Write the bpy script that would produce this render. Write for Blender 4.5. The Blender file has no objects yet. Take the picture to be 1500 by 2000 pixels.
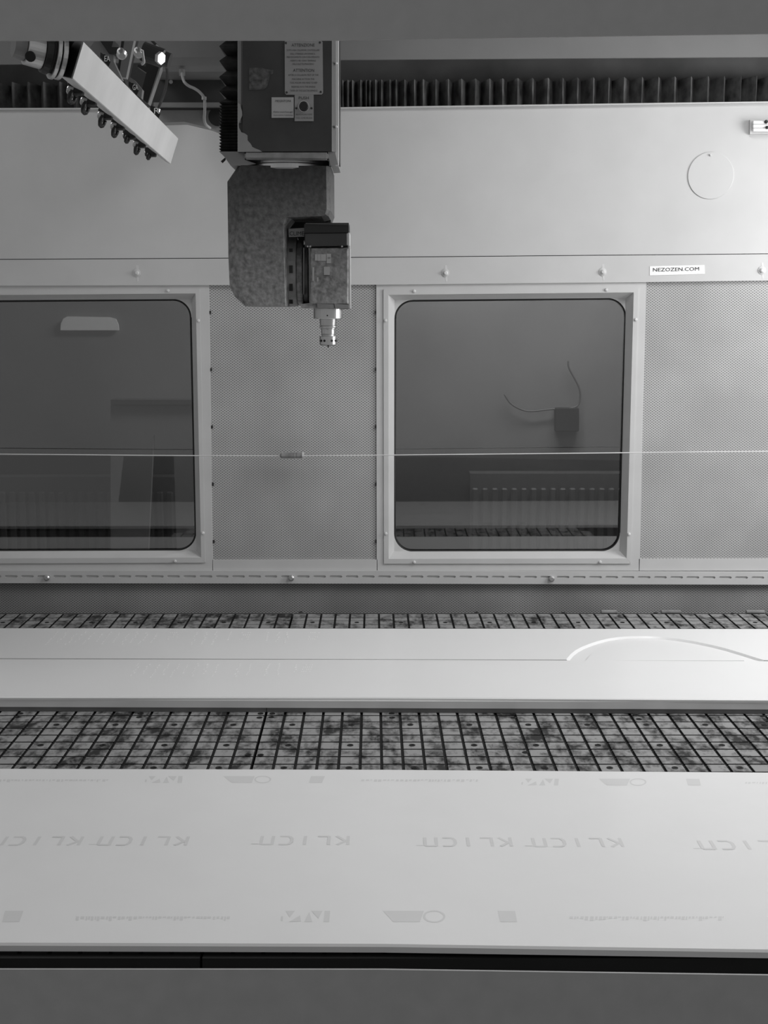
import bpy, bmesh, math, random
from mathutils import Vector
random.seed(7)
C = bpy.context.scene.collection
S = bpy.context.scene
# ------------------------------------------------------------------ camera
F = 2500.0; PITCH = math.atan(385/F); ZT = 0.75; ZC = ZT+1.025
cp, sp = math.cos(PITCH), math.sin(PITCH)
cam = bpy.data.objects.new('camera', bpy.data.cameras.new('camera')); C.objects.link(cam)
cam.location = (0, 0, ZC); cam.rotation_euler = (math.pi/2-PITCH, 0, 0)
cam.data.sensor_fit = 'VERTICAL'; cam.data.sensor_height = 36; cam.data.lens = F/2000*36
cam.data.clip_start = .05; S.camera = cam
# ------------------------------------------------------------------ world + lights + exposure
W = bpy.data.worlds.new('world'); S.world = W; W.use_nodes = True
bg = W.node_tree.nodes['Background']; bg.inputs[0].default_value = (.5, .5, .5, 1); bg.inputs[1].default_value = .57
S.view_settings.view_transform = 'Standard'; S.view_settings.look = 'None'
S.view_settings.gamma = 1; S.view_settings.use_curve_mapping = False; S.view_settings.exposure = 0.0
def area(name, loc, target, sx, sy, power):
    l = bpy.data.lights.new(name, 'AREA'); l.shape = 'RECTANGLE'; l.size = sx; l.size_y = sy; l.energy = power
    o = bpy.data.objects.new(name, l); C.objects.link(o); o.location = loc
    o.rotation_euler = (Vector(target)-Vector(loc)).to_track_quat('-Z', 'Y').to_euler()
    return o
area('enclosure_lamp', (2.25, 3.55, 2.05), (0.6, 4.3, 1.35), .7, 1.0, 28)
area('added_top_fill', (1.35, 2.9, 3.15), (0.9, 2.5, .8), 1.6, .5, 33)  # added fill from above that brightens sheets and boards, no known fitting
area('added_top_fill', (-1.5, 3.1, 3.15), (-1.2, 2.9, .8), 1.2, .5, 8)  # second added fill, lifts the ambient level on the left
area('added_rear_fill', (0.7, 4.95, 2.9), (0.5, 5.7, 1.5), 1.5, .3, 60)  # added fill so the rear room shows through the glass

# ------------------------------------------------------------------ pixel -> place
def ray(px, py):
    u = (px-750)/F; v = (1000-py)/F
    return Vector((u, cp+v*sp, -sp+v*cp))
def P(px, py, Y):
    r = ray(px, py); return Vector((0, 0, ZC))+r*(Y/r.y)
def T(px, py, z):
    r = ray(px, py); return Vector((0, 0, ZC))+r*((z-ZC)/r.z)
def lin(pts, x):
    if x <= pts[0][0]: a, b = pts[0], pts[1]
    elif x >= pts[-1][0]: a, b = pts[-2], pts[-1]
    else:
        for a, b in zip(pts, pts[1:]):
            if a[0] <= x <= b[0]: break
    return a[1]+(b[1]-a[1])*(x-a[0])/(b[0]-a[0])
# ------------------------------------------------------------------ materials
def mat(name, col, rough=.5, metal=0, var=0, vscale=8, bump=0, bscale=60, stretch=(1, 1, 1), spec=.5, coords='Object'):
    m = bpy.data.materials.new(name); m.use_nodes = True; nt = m.node_tree; N = nt.nodes; L = nt.links
    b = N['Principled BSDF']; b.inputs['Roughness'].default_value = rough; b.inputs['Metallic'].default_value = metal
    b.inputs['Specular IOR Level'].default_value = spec
    b.inputs['Base Color'].default_value = (col, col, col, 1)
    g = N.new('ShaderNodeNewGeometry'); mp = N.new('ShaderNodeMapping'); mp.inputs['Scale'].default_value = stretch
    L.new(g.outputs['Position'], mp.inputs['Vector'])
    if var:
        n = N.new('ShaderNodeTexNoise'); n.inputs['Scale'].default_value = vscale; n.inputs['Detail'].default_value = 5
        L.new(mp.outputs[0], n.inputs['Vector'])
        r = N.new('ShaderNodeMapRange'); r.inputs['From Min'].default_value = .3; r.inputs['From Max'].default_value = .7
        r.inputs['To Min'].default_value = max(col-var, 0); r.inputs['To Max'].default_value = col+var
        L.new(n.outputs['Fac'], r.inputs['Value']); L.new(r.outputs[0], b.inputs['Base Color'])
    if bump:
        n = N.new('ShaderNodeTexNoise'); n.inputs['Scale'].default_value = bscale; n.inputs['Detail'].default_value = 3
        L.new(mp.outputs[0], n.inputs['Vector'])
        bp = N.new('ShaderNodeBump'); bp.inputs['Strength'].default_value = bump; bp.inputs['Distance'].default_value = .003
        L.new(n.outputs['Fac'], bp.inputs['Height']); L.new(bp.outputs[0], b.inputs['Normal'])
    return m
def math_node(nt, op, a, b=None):
    n = nt.nodes.new('ShaderNodeMath'); n.operation = op
    for i, v in enumerate((a, b)):
        if v is None: continue
        if isinstance(v, (int, float)): n.inputs[i].default_value = v
        else: nt.links.new(v, n.inputs[i])
    return n.outputs[0]
def perforated(name, col, hole, shear=0):
    m = mat(name, col, .5); nt = m.node_tree; N = nt.nodes; L = nt.links; b = N['Principled BSDF']
    g = N.new('ShaderNodeNewGeometry'); s = N.new('ShaderNodeSeparateXYZ'); L.new(g.outputs['Position'], s.inputs[0])
    cx = math_node(nt, 'COSINE', math_node(nt, 'MULTIPLY', s.outputs[0], 2*math.pi/.0119))
    cz = math_node(nt, 'COSINE', math_node(nt, 'MULTIPLY', s.outputs[2], 2*math.pi/.0089))
    f = math_node(nt, 'MULTIPLY', cx, cz)
    n = N.new('ShaderNodeTexNoise'); n.inputs['Scale'].default_value = 3.5; n.inputs['Detail'].default_value = 4; L.new(g.outputs['Position'], n.inputs['Vector'])
    r = N.new('ShaderNodeMapRange'); r.inputs['From Min'].default_value = .15; r.inputs['From Max'].default_value = .55
    L.new(f, r.inputs['Value'])
    mx = N.new('ShaderNodeMix'); mx.data_type = 'RGBA'; L.new(r.outputs[0], mx.inputs['Factor'])
    r2 = N.new('ShaderNodeMapRange'); r2.inputs['From Min'].default_value = .35; r2.inputs['From Max'].default_value = .65
    r2.inputs['To Min'].default_value = col-.05; r2.inputs['To Max'].default_value = col+.05; L.new(n.outputs['Fac'], r2.inputs['Value'])
    L.new(r2.outputs[0], mx.inputs['A']); mx.inputs['B'].default_value = (hole, hole, hole, 1)
    L.new(mx.outputs['Result'], b.inputs['Base Color'])
    return m
M = {}
M['wall'] = mat('wall_paint', .56, .38, var=.02, vscale=5)
M['rail'] = mat('rail_paint', .55, .42, var=.02, vscale=6)
M['frame'] = mat('frame_paint', .55, .4, var=.015, vscale=10)
M['perf'] = perforated('perforated_sheet', .43, .13)
M['perf_low'] = perforated('perforated_low', .30, .08)
M['corner'] = mat('dull_corner_metal', .62, .6, var=.04, vscale=30)
M['lintel'] = mat('grey_front_paint', .43, .5, var=.015, vscale=40)
M['apron'] = mat('grey_sill_paint', .42, .55, var=.02, vscale=30)
M['beam'] = mat('beam_paint', .19, .6, var=.02, vscale=3)
M['backdark'] = mat('stained_dark_sheet', .10, .7, var=.03, vscale=6)
M['bellows'] = mat('bellows_fabric', .095, .6, var=.06, vscale=25)
M['black'] = mat('black_rubber', .006, .6)
M['blackmetal'] = mat('black_metal', .012, .4)
M['base'] = mat('table_groove_black', .006, .7)
M['sheet'] = mat('protective_film_white', .80, .25, var=.008, vscale=9)
M['board'] = mat('white_board', .83, .32, var=.006, vscale=5)
M['edge'] = mat('board_edge', .5, .6, var=.02, vscale=12)
M['riser'] = mat('grey_riser', .16, .7, var=.03, vscale=14)
M['print'] = mat('faint_grey_print', .69, .25)
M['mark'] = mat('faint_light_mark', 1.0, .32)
M['ram'] = mat('ram_dark_cover', .030, .45, var=.008, vscale=9)
M['ramedge'] = mat('pale_cover_edge', .55, .4)
M['dust'] = mat('dusty_bare_metal', .22, .6, var=.06, vscale=30)
M['chrome'] = mat('machined_steel', .6, .28, metal=1)
M['steel'] = mat('dull_steel', .6, .4, metal=1)
M['plate'] = mat('engraved_plate', .24, .4, var=.01, vscale=40)
M['label'] = mat('pale_label', .34, .5)
M['white'] = mat('white_sticker', .85, .5)
M['ink'] = mat('dark_ink', .02, .6)
M['inkgrey'] = mat('grey_ink', .03, .6)
M['alu'] = mat('brushed_aluminium', .66, .45, metal=.0, var=.06, vscale=7)
M['drum'] = mat('grey_housing', .20, .35, var=.02, vscale=8)
M['residue'] = mat('sticker_residue', .055, .6, var=.045, vscale=90)
M['bellows_dark'] = mat('oily_black_bellows', .022, .5, var=.015, vscale=40)
M['cable'] = mat('pale_cable', .40, .5)
M['room'] = mat('room_wall_plaster', .34, .8, var=.05, vscale=2)
M['roomdark'] = mat('room_dark_band', .045, .8, var=.02, vscale=3)
M['rad'] = mat('radiator_enamel', .12, .5)
M['floor'] = mat('concrete_floor', .2, .8, var=.04, vscale=3)
# dusty head: dust coat gets thicker towards the underside (settled chips)
m = mat('dusty_head_cast', .1, .6, bump=.35, bscale=160); nt = m.node_tree; N = nt.nodes; L = nt.links; M['head'] = m
g = N.new('ShaderNodeNewGeometry'); s = N.new('ShaderNodeSeparateXYZ'); L.new(g.outputs['Position'], s.inputs[0])
n1 = N.new('ShaderNodeTexNoise'); n1.inputs['Scale'].default_value = 75; n1.inputs['Detail'].default_value = 5; L.new(g.outputs['Position'], n1.inputs['Vector'])
zr = N.new('ShaderNodeMapRange'); L.new(s.outputs[2], zr.inputs['Value'])
zr.inputs['From Min'].default_value = 1.80; zr.inputs['From Max'].default_value = 2.12; zr.inputs['To Min'].default_value = .25; zr.inputs['To Max'].default_value = .035
vn = N.new('ShaderNodeMapRange'); L.new(n1.outputs['Fac'], vn.inputs['Value']); vn.inputs['From Min'].default_value = .3; vn.inputs['From Max'].default_value = .7
vn.inputs['To Min'].default_value = .55; vn.inputs['To Max'].default_value = 1.45
L.new(math_node(nt, 'MULTIPLY', zr.outputs[0], vn.outputs[0]), N['Principled BSDF'].inputs['Base Color'])
# mottled table tiles: stains run across neighbouring tiles, plus a shade of its own for each
m = mat('stained_table_tile', .3, .65, spec=.25); nt = m.node_tree; N = nt.nodes; L = nt.links; M['tile'] = m
g = N.new('ShaderNodeNewGeometry'); mp = N.new('ShaderNodeMapping'); mp.inputs['Scale'].default_value = (1, .55, 1); L.new(g.outputs['Position'], mp.inputs['Vector'])
n1 = N.new('ShaderNodeTexNoise'); n1.inputs['Scale'].default_value = 19; n1.inputs['Detail'].default_value = 8; n1.inputs['Roughness'].default_value = .7; L.new(mp.outputs[0], n1.inputs['Vector'])
n2 = N.new('ShaderNodeTexNoise'); n2.inputs['Scale'].default_value = 60; n2.inputs['Detail'].default_value = 4; L.new(mp.outputs[0], n2.inputs['Vector'])
oi = N.new('ShaderNodeObjectInfo')
sm = math_node(nt, 'ADD', math_node(nt, 'MULTIPLY', n1.outputs['Fac'], .75), math_node(nt, 'ADD', math_node(nt, 'MULTIPLY', n2.outputs['Fac'], .25), math_node(nt, 'MULTIPLY', oi.outputs['Random'], .06)))
mr = N.new('ShaderNodeMapRange'); mr.inputs['From Min'].default_value = .44; mr.inputs['From Max'].default_value = .585; mr.inputs['To Min'].default_value = .03; mr.inputs['To Max'].default_value = .30
L.new(sm, mr.inputs['Value']); L.new(mr.outputs[0], N['Principled BSDF'].inputs['Base Color'])
# tinted glass: partly clear, partly mirror
m = bpy.data.materials.new('dark_tinted_glass'); m.use_nodes = True; nt = m.node_tree; N = nt.nodes; L = nt.links; N.clear(); M['glass'] = m
out = N.new('ShaderNodeOutputMaterial'); tr = N.new('ShaderNodeBsdfTransparent'); tr.inputs[0].default_value = (.5, .5, .5, 1)
gl = N.new('ShaderNodeBsdfGlossy'); gl.inputs['Roughness'].default_value = .02; gl.inputs[0].default_value = (.9, .9, .9, 1)
fr = N.new('ShaderNodeFresnel'); fr.inputs[0].default_value = 2.15; mx = N.new('ShaderNodeMixShader')
L.new(fr.outputs[0], mx.inputs[0]); L.new(tr.outputs[0], mx.inputs[1]); L.new(gl.outputs[0], mx.inputs[2]); L.new(mx.outputs[0], out.inputs[0])
m = bpy.data.materials.new('reflection_pane'); m.use_nodes = True; M['lit'] = m  # emissive colour imitating a reflection in the window glass
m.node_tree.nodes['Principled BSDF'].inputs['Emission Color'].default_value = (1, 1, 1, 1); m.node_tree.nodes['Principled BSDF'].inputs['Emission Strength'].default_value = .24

# ------------------------------------------------------------------ object builders
ORG = {}
def thing(name, label, cat, loc, group=None, kind=None):
    o = bpy.data.objects.new(name, None); C.objects.link(o); o.location = loc; o.empty_display_size = .05
    ORG[o] = Vector(loc)
    if label: o['label'] = label
    if cat: o['category'] = cat
    if group: o['group'] = group
    if kind: o['kind'] = kind
    return o
def link(name, me, m, parent=None, org=None, label=None, cat=None, group=None, kind=None, smooth=False):
    if org is None:
        vs = [v.co for v in me.vertices]
        org = Vector(((min(v.x for v in vs)+max(v.x for v in vs))/2, (min(v.y for v in vs)+max(v.y for v in vs))/2, min(v.z for v in vs)))
        for v in me.vertices: v.co -= org
    o = bpy.data.objects.new(name, me); C.objects.link(o)
    if m is not None: me.materials.append(M[m])
    if parent is not None: o.parent = parent; o.location = org-ORG[parent]
    else: o.location = org
    ORG[o] = Vector(org)
    if smooth:
        for p in me.polygons: p.use_smooth = True
    for k, v in (('label', label), ('category', cat), ('group', group), ('kind', kind)):
        if v: o[k] = v
    return o
def from_bm(name, bm, m, parent=None, **k):
    bmesh.ops.recalc_face_normals(bm, faces=bm.faces)
    me = bpy.data.meshes.new(name); bm.to_mesh(me); bm.free(); return link(name, me, m, parent, **k)
def bm_loft(bm, rings, cap=True):
    R = [[bm.verts.new(v) for v in r] for r in rings]; n = len(rings[0])
    for a, b in zip(R, R[1:]):
        for i in range(n): bm.faces.new((a[i], a[(i+1) % n], b[(i+1) % n], b[i]))
    if cap: bm.faces.new(R[0][::-1]); bm.faces.new(R[-1])
def bm_prism(bm, pts, off):
    bm_loft(bm, [pts, [p+off for p in pts]])
def bm_box(bm, a, b):
    x0, y0, z0 = a; x1, y1, z1 = b
    bm_prism(bm, [Vector((x0, y0, z0)), Vector((x1, y0, z0)), Vector((x1, y1, z0)), Vector((x0, y1, z0))], Vector((0, 0, z1-z0)))
def bevel(bm, w, seg=1):
    bmesh.ops.bevel(bm, geom=list(bm.edges), offset=w, segments=seg, affect='EDGES', clamp_overlap=True)
def face_px(name, px, Y, d, m, parent=None, bev=0, **k):     # outline facing the camera, with real depth d behind it
    bm = bmesh.new(); bm_prism(bm, [P(x, y, Y) for x, y in px], Vector((0, d, 0)))
    if bev: bevel(bm, bev)
    return from_bm(name, bm, m, parent, **k)
def box(name, a, b, m, parent=None, bev=0, **k):
    bm = bmesh.new(); bm_box(bm, a, b)
    if bev: bevel(bm, bev)
    return from_bm(name, bm, m, parent, **k)
def rect(x0, y0, x1, y1): return [(x0, y0), (x1, y0), (x1, y1), (x0, y1)]
def strip(top, bot, x0=-450, x1=1950):
    xs = sorted(set([x0, x1]+[p[0] for p in top+bot if x0 < p[0] < x1]))
    return [(x, lin(top, x)) for x in xs]+[(x, lin(bot, x)) for x in xs[::-1]]
def bm_lathe(bm, prof, c, axis, n=28):                       # prof: (distance along axis, radius)
    axis = Vector(axis).normalized(); u = axis.orthogonal().normalized(); v = axis.cross(u)
    bm_loft(bm, [[Vector(c)+axis*t+(u*math.cos(2*math.pi*i/n)+v*math.sin(2*math.pi*i/n))*max(r, 1e-4) for i in range(n)] for t, r in prof])
def lathe(name, prof, c, axis, m, parent=None, n=28, smooth=False, **k):
    bm = bmesh.new(); bm_lathe(bm, prof, c, axis, n); return from_bm(name, bm, m, parent, smooth=smooth, **k)
def bm_tube(bm, pts, r, n=8):
    rings = []
    for i, p in enumerate(pts):
        d = (pts[min(i+1, len(pts)-1)]-pts[max(i-1, 0)]).normalized(); u = d.cross(Vector((.12, 1, .07))).normalized(); v = d.cross(u)
        rings.append([p+(u*math.cos(2*math.pi*j/n)+v*math.sin(2*math.pi*j/n))*r for j in range(n)])
    bm_loft(bm, rings)
def smoothpts(pts, k=6):
    out = []
    for i in range(len(pts)-1):
        p0 = pts[max(i-1, 0)]; p1 = pts[i]; p2 = pts[i+1]; p3 = pts[min(i+2, len(pts)-1)]
        for j in range(k):
            t = j/k; out.append(.5*((2*p1)+(p2-p0)*t+(2*p0-5*p1+4*p2-p3)*t*t+(3*p1-p0-3*p2+p3)*t**3))
    return out+[pts[-1]]
def tube(name, pts, r, m, parent=None, n=8, **k):
    bm = bmesh.new(); bm_tube(bm, smoothpts(pts), r, n); return from_bm(name, bm, m, parent, smooth=True, **k)
def text(name, s, org, ux, uy, width, height, m, parent=None, lift=.0006, **k):   # text fitted into a width x height rectangle in the plane (ux, uy)
    cu = bpy.data.curves.new(name, 'FONT'); cu.body = s; cu.align_x = 'LEFT'; cu.resolution_u = 2
    t = bpy.data.objects.new('tmp', cu); C.objects.link(t); bpy.context.view_layer.update()
    me = bpy.data.meshes.new_from_object(t); bpy.data.objects.remove(t)
    xs = [v.co.x for v in me.vertices]; ys = [v.co.y for v in me.vertices]
    x0, y0 = min(xs), min(ys); sx = width/(max(xs)-x0); sy = height/(max(ys)-y0)
    nrm = ux.cross(uy).normalized()
    for v in me.vertices: v.co = org+ux*((v.co.x-x0)*sx)+uy*((v.co.y-y0)*sy)+nrm*lift
    me.materials.clear()
    return link(name, me, m, parent, **k)
def text_px(name, s, x0, y0, x1, y1, Y, m, parent=None, **k):
    a = P(x0, y1, Y); b = P(x1, y1, Y); c = P(x0, y0, Y)
    return text(name, s, a, (b-a).normalized(), (c-a).normalized(), (b-a).length, (c-a).length, m, parent, **k)

# ================================================================== SETTING: the back wall of the enclosure
YW = 4.39
wall = thing('wall_back', None, None, (0, 4.43, ZT), kind='structure')
L_top = [(0, 211), (660, 209.5), (1500, 198)]; L_joint = [(0, 506), (700, 502), (1500, 495)]; L_rail = [(0, 558), (740, 556), (1250, 551), (1500, 548)]
L_slot0 = [(0, 1115), (750, 1115), (1500, 1117)]; L_slot1 = [(0, 1139), (750, 1140), (1500, 1142)]; L_low = [(0, 1204), (1500, 1206)]
L_pb = [(0, 1094), (735, 1093), (1500, 1091)]
def dn(Ln, d): return [(x, y+d) for x, y in Ln]
face_px('upper_panel', strip(L_top, L_joint), YW, .03, 'wall', wall)
face_px('panel_lip', strip(L_top, dn(L_top, 3)), YW-.012, .012, 'rail', wall, label='folded bright lip along the panel top')
face_px('joint_strip', strip(L_joint, dn(L_joint, 1.2)), YW+.006, .02, 'ink', wall, label='dark joint line')
face_px('bolted_rail', strip(dn(L_joint, 1.4), L_rail), YW-.004, .03, 'rail', wall)
# door plate around windows
def doorplate(pts): face_px('door_plate', pts, YW+.004, .02, 'frame', wall)
y1092 = 1092
WIN = [dict(inner=[(-78, 587), (374, 584), (383.5, 1075.5), (-74, 1077)], mid=[(-90, 577), (382, 573), (393, 1089), (-86, 1091)], outer=[(-99, 567), (390, 565), (401, 1099), (-95, 1101)], plate=(-115, 408, 416, -111)),
       dict(inner=[(770.4, 585.9), (1223, 582), (1211, 1076.8), (769.6, 1077.5)], mid=[(758.5, 575.8), (1237.8, 571), (1224, 1090.6), (759, 1091.7)], outer=[(749, 565.3), (1247, 562.7), (1232, 1101), (750, 1101)], plate=(735, 1262, 1249, 736)),
       dict(inner=[(1617, 580), (2069, 577), (2049, 1078), (1607, 1077)], mid=[(1605, 570), (2081, 567), (2061, 1091), (1595, 1091)], outer=[(1596, 561), (2090, 558), (2070, 1101), (1586, 1101)], plate=(1581, 2106, 2086, 1571))]
for w in WIN:
    a, b, c, d = w['plate']; i = w['outer']; yt0, yt1 = lin(L_rail, a), lin(L_rail, b)
    tl, tr_, br, bl = (a, yt0), (b, yt1), (c, 1114.6), (d, 1114.6)
    for q in ([tl, tr_, (i[1][0]-3, i[1][1]+3), (i[0][0]+3, i[0][1]+3)], [tr_, br, (i[2][0]-3, i[2][1]-3), (i[1][0]-3, i[1][1]+3)],
              [br, bl, (i[3][0]+3, i[3][1]-3), (i[2][0]-3, i[2][1]-3)], [bl, tl, (i[0][0]+3, i[0][1]+3), (i[3][0]+3, i[3][1]-3)]): doorplate(q)
perfs = [((408, 416), (735, 736)), ((1262, 1249), (1581, 1571)), ((-450, -450), (-115, -111))]
for (a, b), (c, d) in perfs:
    face_px('perforated_panel', [(a, lin(L_rail, a)-3), (c, lin(L_rail, c)-3), (d, lin(L_pb, d)+3), (b, lin(L_pb, b)+3)], YW+.010, .012, 'perf', wall, label='pale sheet with fine staggered holes')
    face_px('sill_strip', [(b-1, lin(L_pb, b)), (d+1, lin(L_pb, d)), (d+1, 1114.6), (b-1, 1114.6)], YW+.004, .015, 'frame', wall)
    for k in range(5):                                        # welded tabs at panel edges
        yy = 610+k*112
        if a > 0 and c < 1500:
            for xx in (lin([(570, a), (1090, b)], yy)+2, lin([(570, c), (1090, d)], yy)-2):
                face_px('rivet', rect(xx-1.3, yy-3, xx+1.3, yy+3), YW+.004, .01, 'ink', wall)
face_px('lower_perforated_panel', strip(dn(L_slot1, -4), L_low), YW+.012, .02, 'perf_low', wall, label='greyer perforated strip above the table')
# slotted rail: a plate with real openings, backed by a web
rail_y = YW-.008
bm = bmesh.new()
def q3(pts, d=.005): bm_prism(bm, [P(x, y, rail_y) for x, y in pts], Vector((0, d, 0)))
def sl(x, f): return lin(L_slot0, x)+f*(lin(L_slot1, x)-lin(L_slot0, x))
segs = [-450+k*31.7+8 for k in range(76)]
for x in segs:
    xe = x+31.7
    q3([(x, sl(x, 0)), (xe, sl(xe, 0)), (xe, sl(xe, .36)), (x, sl(x, .36))])
    q3([(x, sl(x, .54)), (xe, sl(xe, .54)), (xe, sl(xe, 1)), (x, sl(x, 1))])
    q3([(x-1, sl(x, .36)), (x+9.5, sl(x, .36)), (x+7.5, sl(x, .45)), (x+9.5, sl(x, .54)), (x-1, sl(x, .54)), (x+1, sl(x, .45))])
from_bm('slotted_rail', bm, 'rail', wall, label='long rail punched with a row of slots')
face_px('rail_web', strip(L_slot0, L_slot1), rail_y+.0051, .015, 'rail', wall)
def screw(x, y, Y, r, m, parent, name='screw', h=.006, lab=None):
    c = P(x, y, Y); lathe(name, [(0, r), (h*.6, r), (h, r*.6)], c, (0, -1, 0), m, parent, n=12, label=lab)
for x, y in ((92, 1128), (569, 1128.5), (1077, 1130)):
    screw(x, y, rail_y, .0105, 'steel', wall, 'round_bolt', .012, 'dark domed bolt head on the slotted rail')
for x, y in ((267, 533), (870, 533), (1177, 531), (1488, 528)):
    face_px('bolt_slot', [(x-1, y-15), (x+3, y-15), (x+3.5, y-8), (x+4, y+16), (x+1, y+17), (x-.5, y+8)], YW-.0045, .002, 'corner', wall)
    screw(x, y, YW-.004, .0135, 'frame', wall, 'washer', .003)
    screw(x+.6, y+.2, YW-.007, .0075, 'alu', wall, 'bolt_head', .007)
# access cover disc
cvr = lathe('access_cover', [(0, .0765), (.0025, .0765), (.0032, .0755)], P(1388, 343, YW), (0, -1, 0), 'wall', wall, n=64, label='round blanking cover barely proud of the panel')
screw(1387, 303, YW-.003, .0035, 'corner', wall, 'cover_screw')
# windows
for k, w in enumerate(WIN):
    I, Md, O = w['inner'], w['mid'], w['outer']
    cx = P((I[0][0]+I[1][0])/2, 1077, YW)
    win = thing('window_%d' % (k+1), None, None, cx, kind='structure')
    Yf, Yi = YW-.0005, YW+.034
    for s_ in range(4):
        t_ = (s_+1) % 4
        bm = bmesh.new()
        o0, o1, m0, m1, i0, i1 = O[s_], O[t_], Md[s_], Md[t_], I[s_], I[t_]
        gap = .4
        if s_ in (0, 2): o0 = (o0[0]+(gap if s_ == 0 else -gap), o0[1])
        fr_ = [P(*o0, Yf), P(*o1, Yf), P(*m1, Yf), P(*m0, Yf)]
        bm_prism(bm, fr_, Vector((0, .005, 0)))
        bm_prism(bm, [P(*m0, Yf), P(*m1, Yf), P(*i1, Yi), P(*i0, Yi)], Vector((0, .006, 0)))
        from_bm('frame_bar', bm, 'frame', win, label='bevelled painted bar of the window frame' if s_ == 0 else None)
    def lerp(a, b, f): return (a[0]+(b[0]-a[0])*f, a[1]+(b[1]-a[1])*f)
    if k == 1: sc = [(809, 568.5), (1184, 566), (753, 626), (1241.5, 624), (753.5, 1042), (1228.5, 1043), (809, 1098), (1172, 1097.5)]
    elif k == 0: sc = [(328, 567.5), (387.5, 626), (396.5, 1041), (342, 1096)]
    else: sc = []
    for x, y in sc: screw(x, y, Yf, .0052, 'alu', win)
    # corner plate with rounded opening (dull metal behind the frame), gasket and pane
    Yc = Yi+.004
    rr = 36
    for ci in range(4):
        c0 = I[ci]; sxn = 1 if ci in (0, 3) else -1; syn = 1 if ci in (0, 1) else -1
        if k == 0 and ci in (0, 3): continue
        ext = 8
        pts = [(c0[0]-ext*sxn, c0[1]-ext*syn), (c0[0]+rr*sxn, c0[1]-ext*syn)]
        arc = [(c0[0]+sxn*(rr-rr*math.sin(a)), c0[1]+syn*(rr-rr*math.cos(a))) for a in [math.pi/2*j/10 for j in range(11)]]
        pts = pts+arc+[(c0[0]-ext*sxn, c0[1]+rr*syn)]
        face_px('corner_gusset', pts, Yc, .004, 'corner', win)
    loop = []
    for ci in range(4):
        c0 = I[ci]; sxn = 1 if ci in (0, 3) else -1; syn = 1 if ci in (0, 1) else -1
        ar = [(c0[0]+sxn*(rr-(rr-1)*math.sin(a)), c0[1]+syn*(rr-(rr-1)*math.cos(a))) for a in [math.pi/2*j/8 for j in range(9)]]
        loop += ar[::-1] if ci in (0, 2) else ar
    loop.append(loop[0])
    bm = bmesh.new(); bm_tube(bm, [P(x, y, Yc+.008) for x, y in loop], .0042, 6); from_bm('gasket', bm, 'black', win, smooth=True)
    bm = bmesh.new()
    bm_prism(bm, [P(I[0][0]-8, I[0][1]-8, Yc+.016), P(I[1][0]+8, I[1][1]-8, Yc+.016), P(I[2][0]+8, I[2][1]+8, Yc+.016), P(I[3][0]-8, I[3][1]+8, Yc+.016)], Vector((0, .0001, 0)))
    from_bm('glass_pane', bm, 'glass', win, label='dark tinted pane')
# beam and dark sheet above, behind the bellows
L_b0 = [(0, -60), (1500, -60)]; L_b1 = [(0, 126), (660, 117), (1500, 111.5)]
cbeam = thing('trim_1', None, None, P(750, 117, 4.36), kind='structure')
face_px('roof_beam', strip(L_b0, L_b1), 4.36, .01, 'beam', cbeam, label='pale grey beam above the bellows')
face_px('stained_backing_sheet', strip(dn(L_b1, -4), dn(L_top, 8)), 4.52, .01, 'backdark', wall, label='dark stained sheet behind the bellows')

# ceiling, side walls, floor
box('ceiling', (-3.2, 1.62, 3.25), (3.2, 4.6, 3.30), 'beam', kind='structure')
box('wall_left', (-2.75, 1.62, 0), (-2.70, 4.6, 3.25), 'wall', kind='structure')
box('wall_right', (2.70, 1.62, 0), (2.75, 4.6, 3.25), 'wall', kind='structure')
box('floor', (-4, -3, -.05), (4, 6, 0), 'floor', kind='structure')
# front lintel and sill of the opening
L_lint = [(0, 79.5), (660, 78.5), (1000, 73), (1500, 66)]
lint = thing('trim_2', None, None, P(750, 78, 1.55), kind='structure')
face_px('lintel_cover', strip([(0, -900), (1500, -900)], L_lint, -1600, 3100), 1.55, .003, 'lintel', lint, label='flat grey lintel across the top of the opening')
L_sill = [(0, 1893.5), (750, 1894), (1500, 1905)]
sill = thing('trim_3', None, None, P(750, 1994, 1.50), kind='structure')
face_px('sill_cover', strip(L_sill, [(0, 2600), (1500, 2600)], -1600, 3100), 1.50, .003, 'apron', sill, label='flat grey sill along the bottom of the opening')

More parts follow.
